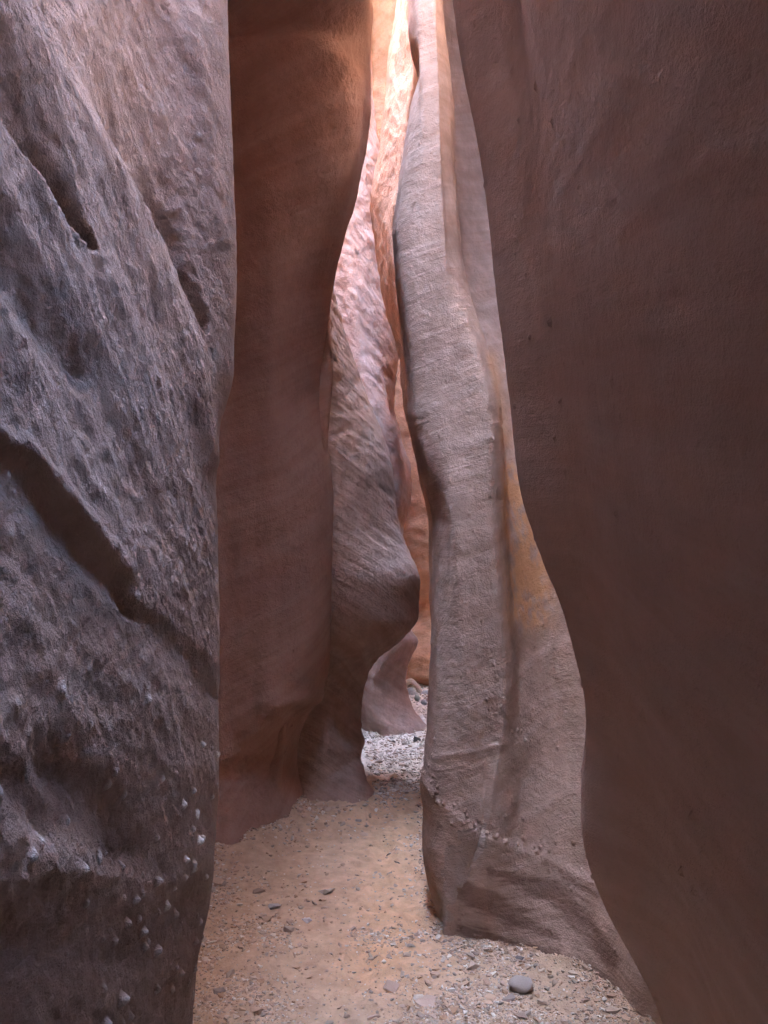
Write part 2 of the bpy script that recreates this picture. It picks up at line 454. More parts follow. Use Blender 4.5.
rock('rock_fin', 'dark smooth reddish brown fin with a curved edge standing just behind the rough near wall', 'rock fin',
     F2_ribs, F2_cnt, zlist([(-.3, 0, .1), (0, 4.5, .0125), (4.5, 7.0, .1)]), F2_disp, M_fin, foot=lambda P: np.where((P[..., 2] < 1.2) & (P[..., 1] > 3.2), pix(P)[1] - np.interp(pix(P)[0], [180, 230, 251, 272, 300, 330], [800, 770, 748, 727, 708, 700]), -1), foot_label='paler foot flaring out under the overhanging lip')

S_nose = [(326,-60),(326,0),(328,200),(327,285),(329,320),(332,350),(333,380),(331,405),(329,425),(327,450),(323,480),(316,520),(300,600),(280,800)]
rock('rock_fin', 'thin dark sliver of rock squeezed between the smooth dark fin and the striped buttress', 'rock fin',
     [vrib(-2.5, 4.15), vrib(-.9, 4.25), along(S_nose, -12, 4.25), along(S_nose, -2, 4.27), along(S_nose, 0, 4.31), along(S_nose, -6, 4.38), vrib(-.9, 4.5), vrib(-2.5, 4.6)], [3, 8, 14, 8, 8, 6, 3, 3],
     zlist([(-.3, 1.2, .1), (1.2, 4.2, .02), (4.2, 6.8, .2)]), lambda P, n: fbm(P * 9, 3) * .003, M_fin)

# ------------------------------------------------------------------ 3 the bulging buttress
F3_nose = [(270,-40),(280,0),(303,150),(324,260),(331,287),(338,315),(347,345),(362,385),(376,420),(388,455),(394,500),(400,528),(410,555),(419,578),(418,600),(415,625),(405,637),(393,647),(381,655),(371,666),(365,685),(361,705),(360,735),(361,760),(366,782),(373,797),(376,806),(380,830)]
F3_ribs = [vrib(-3.4, 4.4), vrib(-1.2, 4.35),
           pxrib([(262, y, 4.55) for y in (-40, 400, 700, 800, 900)]),
           pxrib([(300,-40,4.65),(300,300,4.65),(302,560,4.62),(305,660,4.66),(303,720,4.76),(299,770,4.70),(302,812,4.58),(302,860,4.48)]),
           pxrib([(315,-40,4.62),(318,300,4.56),(325,420,4.48),(335,520,4.38),(338,600,4.38),(328,650,4.55),(322,700,4.80),(326,740,4.76),(320,775,4.71),(316,805,4.62),(316,860,4.5)]),
           along(F3_nose, L_([0, 290, 450, 578, 650, 700, 770, 800], [-10, -6, -14, -34, -30, -14, -22, -34]), L_([0, 300, 450, 578, 640, 700, 740, 800], [4.75, 4.72, 4.60, 4.44, 4.52, 4.95, 4.90, 4.66])),
           along(F3_nose, L_([0, 290, 450, 578, 650, 700, 770, 800], [-2, -1.5, -2, -2, -4, -4, -5, -9]), L_([0, 300, 450, 578, 640, 700, 740, 800], [4.84, 4.80, 4.74, 4.66, 4.74, 5.05, 5.00, 4.78])),
           along(F3_nose, 0, L_([0, 450, 578, 640, 700, 800], [4.95, 4.85, 4.80, 4.90, 5.12, 4.90]), top=(-.5, 0)),
           along(F3_nose, -14, 5.3), Rib([(-.55, 5.55, 1.5), (-.7, 5.5, 3), (-.95, 5.5, 5), (-1.15, 5.5, 8.2)]), Rib([(-.6, 6.6, 1.5), (-.75, 6.6, 3), (-.95, 6.6, 5), (-1.15, 6.6, 8.2)]), vrib(-3.4, 6.6)]  # unseen shaft behind the buttress, widened upward to light the far gravel
F3_cnt = [4, 6, 14, 36, 40, 70, 26, 30, 16, 6, 4, 4]
def F3_disp(P, n):
    px, py = pix(P)
    d = fbm(P * 2.0, 3) * .012
    c = dipped(P, 15, 3, 22)
    d = d + ridged(np.stack([P[..., 0] * 4 + P[..., 2] * 3, P[..., 1] * 4, P[..., 2] * 16 + P[..., 0] * 9], -1), 3) * .0045
    up = sstep(520, 360, py)
    d = d + fbm(P * 14, 4) * (.004 + .006 * up)
    d = d + .02 * groove(px, py, [(318,690,8),(325,745,8),(345,752,8),(362,742,7)]) - .02 * groove(px, py, [(318,785,9),(340,770,7),(358,757,6)])
    d = d + .02 * groove(px, py, [(340,778,4),(358,785,4),(372,795,3)])
    return d
rock('rock_buttress', 'grey pink striped buttress that bulges above and is hollowed out above its foot', 'rock buttress',
     F3_ribs, F3_cnt, zlist([(-.3, 0, .1), (0, 3.6, .0125), (3.6, 8.2, .1)]), F3_disp, M_but)

# ------------------------------------------------------------------ 4 the pale rock beyond
F4_nose = [(360,-60),(363,0),(366,60),(369,80),(374,115),(378,145),(381,200),(386,260),(393,320),(397,350),(394,385),(393,410),(399,435),(409,465),(411,480),(411,500),(404,528),(400,560),(401,600),(410,628),(416,640),(409,660),(405,677),(407,690),(414,711),(429,728),(436,740)]
F4_ridge = [(340,-60),(343,0),(345,80),(349,150),(352,215),(357,290),(366,350),(378,395),(392,425),(397,455),(396,500),(390,528),(380,560),(382,600),(396,630),(400,645),(385,665),(375,690),(378,711),(392,730),(395,745)]
F4_ribs = [vrib(-3, 6.4), vrib(-1.2, 6.35),
           pxrib([(300, y, 6.55 + (560 - y) * .0004) for y in (-60, 300, 560, 740)]),
           pxrib([(330,-60,6.9),(335,300,6.75),(345,420,6.6),(350,560,6.55),(350,650,6.75),(358,700,6.8),(362,740,6.75)]),
           along(F4_ridge, -2, L_([0, 400, 740], [6.90, 6.58, 6.64])),
           along(F4_ridge, 0, L_([0, 400, 740], [6.92, 6.60, 6.65])),
           along(F4_nose, -4, L_([0, 400, 630, 700, 740], [7.35, 6.95, 6.9, 6.9, 6.85]), top=(-.12, 0)),
           along(F4_nose, 0, L_([0, 400, 630, 700, 740], [7.6, 7.1, 7.2, 7.1, 6.98]), top=(-.12, 0)),
           along(F4_nose, -12, 7.6), vrib(-.22, 8.3), vrib(-.25, 9.7), vrib(-3, 9.7)]
F4_cnt = [4, 6, 10, 30, 24, 30, 24, 24, 12, 6, 4, 4]
def F4_disp(P, n):
    px, py = pix(P)
    d = fbm(P * 1.5, 3) * .02 + fbm(P * 10, 4) * .008
    d = d + ridged(np.stack([P[..., 0] * 10 + P[..., 2] * 7, P[..., 1] * 2, P[..., 2] * 5], -1), 3) * .010 * sstep(500, 380, py)
    d = d + ridged(np.stack([P[..., 0] * 3, P[..., 1] * 3, P[..., 2] * 12 + P[..., 0] * 4], -1), 3) * .008 * sstep(630, 680, py)
    return d
rock('rock_buttress', 'pale brightly lit faceted rock farther in, seen between the dark fin and the tall pillar', 'rock buttress',
     F4_ribs, F4_cnt, zlist([(-.3, 0, .1), (0, 6.8, .02), (6.8, 11, .1)]), F4_disp, M_far)

# ------------------------------------------------------------------ 5 the glowing back wall
def bwr(x, y): return Rib([(x, y + .15, 0), (x, y, 1.5), (x, y, 5.5), (x, y - .1, 8.0), (x, y - .5, 8.5), (x, y - 1.7, 9.0), (x, y - 2.0, 12)])  # unseen brow above the view, shaped to shade the wall below
BW_ribs = [bwr(-3, 9.6), bwr(-.6, 9.5), bwr(.1, 9.3), bwr(.55, 9.15), bwr(.9, 9.15), vrib(1.5, 9.5), vrib(2.8, 9.6), vrib(3.3, 7.6), vrib(4.5, 7.4), vrib(4.5, 11.5), vrib(-3, 11.5)]
BW_cnt = [10, 20, 40, 40, 40, 20, 6, 6, 4, 6, 4]
def BW_disp(P, n):
    z = P[..., 2]
    d = fbm(P * np.array([1.1, 1.1, .8]), 2) * .07 + fbm(P * 7, 3) * .008
    d = d + ridged(np.stack([P[..., 0] * 1.5, P[..., 1] * 1.5, z * 6 + P[..., 0] * 1.6], -1), 3) * .018
    d = d + .22 * sstep(.75, .35, z) * sstep(0, .15, z) - .25 * np.exp(-((z - .95) / .22) ** 2)
    return d
rock('rock_wall', 'orange red rock wall that closes the slot far at the back above the driftwood', 'rock wall',
     BW_ribs, BW_cnt, zlist([(-.3, 0, .1), (0, 9.0, .03), (9.0, 12.0, .2)]), BW_disp, M_back)

# ------------------------------------------------------------------ 6 the rough orange rib left of the pillar top
G_sil = [(402,-50),(398,0),(395,25),(389,50),(386,90),(382,130),(377,160),(374,188),(374,234),(380,281),(390,320),(397,350),(405,400),(415,450),(425,500),(430,600),(436,700),(440,740)]
G_ridge = [(412,-50),(411,0),(411,40),(413,70),(409,98),(404,136),(398,188),(392,230),(396,281),(402,320),(408,350),(416,400),(425,450),(435,500),(440,600),(446,700),(450,740)]
G_ribs = [vrib(.9, 7.1), along(G_sil, 18, 6.5), along(G_sil, 0, 6.0, top=(.03, 0)), along(G_sil, 7, 5.75, top=(.03, 0)), along(G_ridge, -3, 5.55), along(G_ridge, 0, 5.48), along(G_ridge, 8, 5.62),
          pxrib([(440, -50, 5.5), (440, 740, 5.5)]), vrib(1.2, 5.1), vrib(3.4, 5.0), vrib(3.4, 7.5)]
G_cnt = [8, 14, 24, 30, 24, 16, 16, 8, 4, 4, 4]
def G_disp(P, n):
    px, py = pix(P)
    d = fbm(P * 2, 3) * .02
    d = d + ridged(np.stack([P[..., 0] * 14 + P[..., 2] * 3, P[..., 1] * 6, P[..., 2] * 4], -1), 3) * .006 + fbm(P * 16, 4) * .006
    return d
rock('rock_rib', 'rough orange and grey rib of rock directly left of the pillar near the top', 'rock rib',
     G_ribs, G_cnt, zlist([(-.3, 2.4, .15), (2.4, 5.8, .016), (5.8, 10.5, .15)]), G_disp, M_rib)

# ------------------------------------------------------------------ 7 the tall pillar with its banded foot and the alcove beside it
P_sil = [(404,-60),(409,0),(411,42),(419,70),(413,98),(406,136),(399,188),(394,230),(395,262),(399,300),(404,338),(408,375),(412,422),(418,450),(424,475),(430,497),(434,522),(434,560),(433,620),(431,680),(428,730),(425,770),(425,790),(428,815),(428,850),(432,880),(438,905),(444,930),(448,950),(450,1000)]
Yp = L_([-60, 400, 700, 940], [3.95, 3.55, 3.32, 3.20])
P_mid = [(425,-60,3.72),(427,0,3.70),(431,100,3.62),(434,200,3.54),(440,300,3.45),(448,400,3.36),(462,500,3.24),(470,600,3.17),(474,700,3.12),(476,780,3.08),(478,828,3.05),(466,865,3.07),(456,900,3.08),(449,935,3.09),(447,960,3.08),(446,1010,3.07)]
P_right = [(431,-60,3.80),(435,0,3.78),(443,90,3.70),(448,190,3.61),(461,290,3.50),(482,350,3.42),(494,400,3.34),(499,450,3.29),(501,520,3.24),(503,580,3.20),(508,640,3.16),(511,700,3.12),(508,740,3.09),(500,785,3.05),(493,828,3.02),(486,880,3.02),(482,941,3.04),(481,1000,3.03)]
P_rec = [(441,-60,4.9),(447,0,4.9),(455,100,4.85),(463,190,4.75),(475,290,4.55),(489,350,4.2),(500,400,3.88),(506,450,3.66),(509,520,3.46),(514,600,3.34),(520,680,3.26),(522,740,3.15),(522,800,3.10),(518,850,3.02),(514,900,2.99),(512,949,2.98),(512,1010,2.97)]
P_alc = [(462,-60,5.1),(468,0,5.1),(476,100,5.0),(486,200,4.9),(498,300,4.6),(514,400,4.05),(534,500,3.60),(546,600,3.46),(558,700,3.30),(566,760,3.20),(570,830,3.05),(572,880,2.97),(572,920,2.92),(570,966,2.86),(570,1020,2.84)]
P_alc2 = [(520,-60,4.3),(530,100,4.1),(555,300,3.8),(575,450,3.45),(590,600,3.28),(600,700,3.15),(608,800,2.95),(612,880,2.82),(614,940,2.72),(612,984,2.71),(612,1040,2.70)]
P_end = [(640,-60,3.2),(640,300,3.1),(640,600,2.95),(645,800,2.75),(648,900,2.62),(648,960,2.54),(645,1015,2.52),(645,1080,2.5)]
P_ribs = [vrib(.62, 6.0), vrib(.42, 5.35), along(P_sil, 14, lambda y: Yp(y) + .5), along(P_sil, 0, Yp, top=(.12, 0)), along(P_sil, lambda y: L_([0, 400, 800, 900, 940], [4, 8, 10, 7, 3])(y), lambda y: Yp(y) - L_([0, 800, 940], [.12, .13, .07])(y)),
          pxrib([(x - L_([780, 840], [9, 3])(y), y, d + L_([780, 840], [.004, .003])(y)) for x, y, d in P_mid]), pxrib(P_mid, top=(0, -.15)), pxrib([(x + L_([780, 840], [8, 3])(y), y, d + L_([780, 840], [0, -.001])(y)) for x, y, d in P_mid]), along([p[:2] for p in P_right], L_([0, 780, 840, 900], [-5, -5, -3, -3]), lambda y: float(np.interp(y, [p[1] for p in P_right], [p[2] for p in P_right])) - L_([760, 840], [.010, -.004])(y)), along([p[:2] for p in P_right], L_([0, 780, 840, 900], [1, 1, 3, 6]), lambda y: float(np.interp(y, [p[1] for p in P_right], [p[2] for p in P_right])) + L_([0, 400, 700, 830], [.06, .05, .02, -.006])(y)), pxrib(P_rec, top=(0, -1.6)), pxrib(P_alc, top=(0, -1.8)), pxrib(P_alc2, top=(0, -1.2)), pxrib(P_end), vrib(1.4, 2.55), vrib(3.4, 2.6), vrib(3.4, 6.0)]  # alcove rib tops lean forward unseen, a roof shaped to darken the flank
P_cnt = [3, 4, 14, 34, 60, 12, 12, 60, 12, 60, 80, 60, 30, 8, 4, 4, 6]
SEAM = [(424,768,5),(440,795,5),(462,812,5),(486,832,5),(520,842,6),(555,858,6),(600,880,6)]
def P_disp(P, n):
    px, py = pix(P)
    d = fbm(P * 1.8, 3) * .007 + fbm(P * 14, 4) * .0022
    d = d + ridged(np.stack([P[..., 0] * 5 + P[..., 2] * 2, P[..., 1] * 3, P[..., 2] * 20 + P[..., 0] * 9], -1), 2) * .0012
    base = sstep(-4, 10, py - np.interp(px, [424, 440, 462, 486, 520, 555, 600, 640], [768, 795, 812, 832, 842, 858, 880, 900]))
    d = d + base * .012
    seam = groove(px, py, SEAM)
    d = d + knobs(P, .026, 1.0, .005, .012, 7) * np.clip(seam * 1.4, 0, 1) * 1.4
    spot = np.clip(groove(px, py, [(500,790,20),(530,830,30),(570,850,30)]) + groove(px, py, [(510,650,16),(520,740,18)]) + groove(px, py, [(452,920,14),(480,925,14)]), 0, 1)
    d = d + knobs(P, .034, .8, .004, .010, 8) * spot * 1.2 + knobs(P, .06, .7, .004, .009, 9)
    d = d + .003 * groove(px, py, [(434,757,2.5),(470,752,2.5),(506,744,2.5)])
    d = d - .002 * groove(px, py, [(434,766,4),(470,761,4),(506,752,4)])
    return d
def P_stain(P):
    px, py = pix(P)
    w = fbm(P * 22, 3) * 5
    # a lens of grey mud on the pillar's foot
    ax = polydist(px + w, py + w * .6, [(483,826,5),(474,840,14),(462,858,15),(454,880,10),(446,905,6),(447,925,3)])
    grey = sstep(1.06, .94, ax) * .95 * (P[..., 1] < 3.4)
    base = sstep(0, 14, py - np.interp(px, [424, 440, 462, 486, 520, 555, 600, 640], [768, 795, 812, 832, 842, 858, 880, 900]))
    wob = fbm(P * np.array([3, 3, 22]), 4, .65) * 11
    st = 0
    for ln in ([(455,880,6),(475,895,10),(500,905,9),(530,922,5),(560,935,3)], [(490,868,3),(520,880,8),(560,898,11),(590,925,10),(615,960,8)],
               [(460,925,3),(500,940,4),(560,955,4)], [(540,850,3),(575,875,7),(600,895,6)]):
        st = np.maximum(st, sstep(1.6, .4, polydist(px, py + wob, ln)))
    rust_glow = np.clip(1.2 * groove(px, py, [(508,470,8),(520,510,22),(530,560,26),(528,610,22)]) * sstep(-.9, .75, fbm(P * np.array([12, 12, 8]), 6, .72)) , 0, 1) * sstep(497, 506, px) + .5 * groove(px, py, [(490,360,8),(503,440,9)]) * sstep(-3, 3, px - np.interp(py, [350, 400, 450], [484, 496, 501]))  # orange glow of the alcove painted over its mottled stain
    r = np.stack([grey, st * base * .75 * (1 - grey), np.clip(rust_glow, 0, .78), np.ones_like(grey)], -1)
    return r
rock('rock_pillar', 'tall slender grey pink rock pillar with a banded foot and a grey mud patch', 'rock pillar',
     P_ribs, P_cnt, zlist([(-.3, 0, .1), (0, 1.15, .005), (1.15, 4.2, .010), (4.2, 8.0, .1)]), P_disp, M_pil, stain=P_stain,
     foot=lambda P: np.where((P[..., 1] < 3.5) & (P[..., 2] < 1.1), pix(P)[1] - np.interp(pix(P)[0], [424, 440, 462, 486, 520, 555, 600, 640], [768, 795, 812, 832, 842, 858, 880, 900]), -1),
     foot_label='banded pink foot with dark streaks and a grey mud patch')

# ------------------------------------------------------------------ 8 the dark overhanging wall on the right
RW_px = [(446,-60),(452,0),(460,60),(472,120),(482,180),(490,240),(497,300),(503,340),(507,375),(510,400),(513,440),(520,490),(531,530),(545,570),(560,605),(573,650),(583,690),(586,715),(584,760),(583,800),(585,840),(592,870),(603,900),(620,935),(640,970),(655,1000),(664,1024),(690,1100)]
RLOW = [(-.2,.90),(0,.85),(.3,.78),(.7,.68),(1.1,.59),(1.5,.49),(2,.41),(2.5,.34),(3,.26)]
ROPEN = [(2.98,.33),(3.08,.50),(3.22,1.2),(3.5,2.6),(4.4,3.0),(7,3.2)]  # unseen notch above the view, opened to let skylight onto the left wall
RSHUT = [(2.86,.28),(2.96,.24),(3.15,.14),(3.4,0),(4.4,-.5),(7,-.9)]  # unseen upper wall leaning shut to keep skylight out near the camera
def rnear(dx, Y, shut=0):
    up = [(zo, xo * (1 - shut) + xs * shut) for (zo, xo), (zs, xs) in zip(ROPEN, RSHUT)]
    return Rib([(x + dx, Y, z) for z, x in RLOW[:-1] + [(2.7, .315)] + up])
RTALL = [(3.25,.20),(3.45,.20),(3.8,.25),(4.4,.36),(5,.42),(7,.5)]
def rtall(dx, Y): return Rib([(x + dx, Y, z) for z, x in RLOW + RTALL])
RW_up = lambda dx, Y: [(.18 + dx, Y, 3.4), (.25 + dx, Y, 3.8), (.42 + dx, Y, 5), (.5 + dx, Y, 7)]
RW_ribs = [vrib(3.6, -3.6), vrib(1.4, -3.6), Rib([(.95, -2.2, 1.5), (.8, -2.2, 3), (-.9, -2.2, 4.2)]), rnear(.16, -1.0, 1), rnear(.08, 0, 1), rnear(.06, .5, .8), rnear(-.02, 1.0, 0), rnear(-.025, 1.5, 0), rtall(-.01, 1.92),
           pxrib(RW_px, Y=2.12, extra=RW_up(0, 2.12)), pxrib([(x + 22, y) for x, y in RW_px], Y=2.3, extra=[(.27, 2.45, 3.6), (.46, 2.95, 4.5), (.52, 3.2, 5.5), (.55, 3.2, 7)]), Rib([(1.2, 2.45, 2.0), (1.2, 3.0, 4.2), (1.2, 3.2, 7)]), vrib(3.6, 2.5)]  # unseen bulge at the back, shaped to close light off the pillar flank
RW_cnt = [3, 6, 8, 20, 50, 70, 90, 90, 70, 40, 10, 4, 6]
def RW_disp(P, n):
    px, py = pix(P)
    d = fbm(P * np.array([1, 1.0, .8]), 3) * .014 + fbm(P * 7, 3) * .0022
    nearedge = sstep(1.0, 1.9, P[..., 1])
    d = d + 1.5 * (knobs(P, .07, .9, .003, .010, 12) + knobs(P, .04, .6, .003, .006, 13)) * (.35 + .65 * nearedge)
    d = d + ridged(dipped(P, -12, 2.5, 14), 2) * .0015
    edge = np.exp(-((P[..., 1] - 2.12) / .1) ** 2)
    return d * (1 - .5 * edge)
rock('rock_wall', 'dark smooth overhanging maroon wall with tiny bumps, nearest on the right', 'rock wall',
     RW_ribs, RW_cnt, zlist([(-.3, 0, .1), (0, 3.2, .0085), (3.2, 7, .1)]), RW_disp, M_right)

# ------------------------------------------------------------------ the sandy floor
def floor_z(X, Y):
    P = np.stack([X, Y, np.zeros_like(X)], -1)
    z = fbm(P * np.array([1.3, .9, 1]), 3) * .018
    path = np.exp(-((X - .02 - .02 * (Y - 3)) / .28) ** 2)
    z = z - path * .015
    tread = fbm(P * np.array([6, 7.5, 1]) + 5, 3) * .020 * path + ridged(P * np.array([3, 9, 1]) + 2, 2) * .004 * path
    for k in range(13):                                # footprints worn into the path
        cx, cy = .02 + .02 * (k * .27 - .6) + (.10 if k % 2 else -.07) + .03 * math.sin(k * 2.3), 2.35 + k * .27
        r = np.hypot((X - cx) / .055, (Y - cy) / .13)
        z = z - .016 * np.exp(-r ** 4) + .007 * np.exp(-((r - 1.35) / .3) ** 2)
    z = z + tread + fbm(P * 16, 3) * .004
    fx, fy = 384 + X / np.maximum(Y, .3) * F, HZ + H / np.maximum(Y, .3) * F
    z = z + .07 * groove(fx, fy, [(215,862,20),(262,845,12),(300,818,10)]) * (Y > 2)
    z = z + .05 * groove(fx, fy, [(305,826,12),(340,818,10),(365,812,6)]) * (Y > 2)
    lft = np.interp(fy, [683, 700, 727, 731, 745, 795, 806, 812, 820, 850, 862, 940, 1000, 1080], [405, 410, 428, 362, 362, 374, 374, 302, 300, 240, 205, 200, 193, 190])
    rgt = np.interp(fy, [683, 720, 735, 765, 800, 850, 905, 932, 941, 950, 966, 985, 1015, 1060], [440, 440, 435, 432, 430, 430, 440, 448, 482, 512, 570, 612, 648, 660])
    near_edge = np.exp(-np.abs(fx - lft) / 12) + np.exp(-np.abs(fx - rgt) / 10)
    z = z + np.where((Y > 2.2) & (Y < 9), .028 * near_edge * (1 + .8 * fbm(P * 9, 3)), 0)
    z = z + .02 * fbm(P * 3 + 3, 2) * np.clip(1 - path, 0, 1)
    return z
def build_ground():
    xs = np.concatenate([[-60, -20, -6], np.linspace(-2.4, -.95, 24, endpoint=False), np.linspace(-.95, 1.0, 270), np.linspace(1.05, 2.6, 20), [6, 20, 60]])
    ys = np.concatenate([[-60, -20, -6], np.linspace(-4, 2.2, 40, endpoint=False), 2.2 * (10.0 / 2.2) ** np.linspace(0, 1, 560), [11, 14, 25, 60]])
    X, Y = np.meshgrid(xs, ys, indexing='ij')
    Z = floor_z(X, Y) * (np.abs(X) < 6) * (np.abs(Y) < 12)
    V = np.stack([X, Y, Z], -1)
    nx, ny = X.shape
    i = np.arange(nx - 1)[:, None]; j = np.arange(ny - 1)[None, :]
    q = np.stack([i * ny + j, (i + 1) * ny + j, (i + 1) * ny + j + 1, i * ny + j + 1], -1).reshape(-1, 4)
    me = bpy.data.meshes.new('ground')
    me.vertices.add(nx * ny); me.vertices.foreach_set('co', V.ravel())
    me.loops.add(q.size); me.loops.foreach_set('vertex_index', q.ravel().astype(np.int32))
    me.polygons.add(len(q)); me.polygons.foreach_set('loop_start', (np.arange(len(q)) * 4).astype(np.int32))
    me.polygons.foreach_set('use_smooth', np.ones(len(q), bool)); me.update(calc_edges=True)
    # sand colour: orange bounced light painted on the trodden middle, greyer and pinker at the sides, pale far in
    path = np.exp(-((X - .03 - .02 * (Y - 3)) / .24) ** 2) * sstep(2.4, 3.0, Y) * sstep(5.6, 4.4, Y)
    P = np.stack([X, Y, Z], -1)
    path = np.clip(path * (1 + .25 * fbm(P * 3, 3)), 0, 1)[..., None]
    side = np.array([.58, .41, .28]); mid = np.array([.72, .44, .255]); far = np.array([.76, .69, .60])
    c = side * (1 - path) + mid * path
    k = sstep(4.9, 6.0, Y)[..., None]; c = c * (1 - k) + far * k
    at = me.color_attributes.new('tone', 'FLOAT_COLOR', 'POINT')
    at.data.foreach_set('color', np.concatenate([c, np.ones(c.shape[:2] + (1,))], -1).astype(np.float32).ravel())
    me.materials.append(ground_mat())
    o = bpy.data.objects.new('ground', me); COL.objects.link(o)
    o['kind'] = 'structure'; o['label'] = 'sandy canyon floor with orange glow painted on its trodden middle'
    return o
ground = build_ground()

# ------------------------------------------------------------------ stones
import bmesh
def chip_geo(rng, flat=.35, rounded=0):
    bm = bmesh.new()
    if rounded:
        bmesh.ops.create_icosphere(bm, subdivisions=3, radius=1)
        co = np.array([v.co[:] for v in bm.verts])
        nn = fbm(co * 1.1 + rng.uniform(0, 40), 3)
        for v, k in zip(bm.verts, nn): v.co *= 1 + .22 * k
    else:                                          # broken rock: the hull of a few random points
        n = rng.integers(9, 14)
        a = rng.uniform(0, 2 * math.pi, n); r = rng.uniform(.6, 1.1, n); z = rng.uniform(-1, 1, n)
        for k in range(n): bm.verts.new((r[k] * math.cos(a[k]), r[k] * math.sin(a[k]), z[k]))
        h = bmesh.ops.convex_hull(bm, input=bm.verts[:])
        bmesh.ops.delete(bm, geom=[g for g in h['geom_interior'] if isinstance(g, bmesh.types.BMVert)], context='VERTS')
    sx, sy, sz = 1, rng.uniform(.5, .95), flat * rng.uniform(.7, 1.3)
    for v in bm.verts: v.co = Vector((v.co.x * sx, v.co.y * sy, v.co.z * sz))
    bm.normal_update()
    return bm
M_stone = stone_mat()
def in_floor(X, Y):
    """open floor in the slot, away from the rocks"""
    fx, fy = 384 + X / Y * F, HZ + H / Y * F
    lft = np.interp(fy, [683, 700, 727, 731, 745, 795, 806, 812, 820, 850, 862, 940, 1000, 1080], [405, 410, 428, 362, 362, 374, 374, 302, 300, 240, 205, 200, 193, 190])
    rgt = np.interp(fy, [683, 720, 735, 765, 800, 850, 905, 932, 941, 950, 966, 985, 1015, 1060], [440, 440, 435, 432, 430, 430, 440, 448, 482, 512, 570, 612, 648, 660])
    return (fx > lft) & (fx < rgt), fx, fy, lft, rgt
TONES = np.array([[.58, .46, .35], [.52, .38, .285], [.42, .34, .27], [.64, .56, .455], [.55, .38, .26], [.46, .29, .18], [.78, .72, .61]])

def build_gravel(n=17000):
    protos = []
    for k in range(10):
        rng = np.random.default_rng(100 + k)
        bm = chip_geo(rng, .45)
        bmesh.ops.triangulate(bm, faces=bm.faces[:])
        bm.verts.ensure_lookup_table()
        idx = {v: i for i, v in enumerate(bm.verts)}
        protos.append((np.array([v.co[:] for v in bm.verts]), np.array([[idx[v] for v in f.verts] for f in bm.faces])))
        bm.free()
    rng = np.random.default_rng(21)
    Vs, Fs, Cs, off = [], [], [], 0
    # even in the picture: depth drawn with a density that falls with distance
    m = n * 9
    fy = rng.uniform(684, 1040, m); Y = H * F / (fy - HZ); fx = rng.uniform(185, 660, m); X = (fx - 384) / F * Y
    ok, _, _, lft, rgt = in_floor(X, Y)
    dens = np.full(m, .055)
    dens = np.where((fy < 790), .95, dens)
    dens = np.maximum(dens, .85 * np.exp(-np.minimum(fx - lft, 200) / 26) * (fy > 790))
    dens = np.maximum(dens, .9 * np.exp(-np.minimum(rgt - fx, 200) / np.where(fy > 925, 70, 9)))
    dens = np.maximum(dens, .55 * sstep(960, 1010, fy) * sstep(330, 430, fx))
    dens = np.maximum(dens, .38 * sstep(860, 960, fy) * sstep(330, 260, fx))
    P = np.stack([X, Y, 0 * X], -1)
    dens = dens * np.clip(.75 + 1.1 * fbm(P * 4, 3), .15, 1.3)
    keep = np.where(ok & (rng.uniform(size=m) < dens))[0][:n]
    z = floor_z(X[keep], Y[keep])
    for a, zz in zip(keep, z):
        v, f = protos[rng.integers(10)]
        px = rng.lognormal(0, .5) * 1.25
        s = float(np.clip(px * Y[a] / F, .003, .020))
        if Y[a] > 5: s = float(np.clip(px * 1.15 * Y[a] / F, .008, .03))
        an = rng.uniform(0, 6.283); t = rng.normal(0, .25)
        c, sn = math.cos(an), math.sin(an)
        q = v * s
        q = np.stack([q[:, 0] * c - q[:, 1] * sn, q[:, 0] * sn + q[:, 1] * c, q[:, 2] + q[:, 0] * t], -1) + [X[a], Y[a], zz + s * .12]
        Vs.append(q); Fs.append(f + off); off += len(v)
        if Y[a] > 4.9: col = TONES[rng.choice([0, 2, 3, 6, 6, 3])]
        else: col = TONES[rng.choice(7, p=[.2, .24, .1, .14, .18, .08, .06])]
        Cs.append(np.repeat((col * rng.uniform(.8, 1.15))[None], len(v), 0))
    V, Fc, C = np.concatenate(Vs), np.concatenate(Fs), np.concatenate(Cs)
    me = bpy.data.meshes.new('gravel')
    me.vertices.add(len(V)); me.vertices.foreach_set('co', V.ravel())
    me.loops.add(Fc.size); me.loops.foreach_set('vertex_index', Fc.ravel().astype(np.int32))
    me.polygons.add(len(Fc)); me.polygons.foreach_set('loop_start', (np.arange(len(Fc)) * 3).astype(np.int32))
    me.polygons.foreach_set('use_smooth', np.zeros(len(Fc), bool)); me.update(calc_edges=True)
    at = me.color_attributes.new('tone', 'FLOAT_COLOR', 'POINT')
    at.data.foreach_set('color', np.concatenate([C, np.ones((len(C), 1))], 1).astype(np.float32).ravel())
    me.materials.append(M_stone)
    o = bpy.data.objects.new('gravel', me); COL.objects.link(o)
    o['kind'] = 'stuff'; o['label'] = 'loose pale and pinkish gravel strewn over the sandy floor'
    return o
build_gravel()

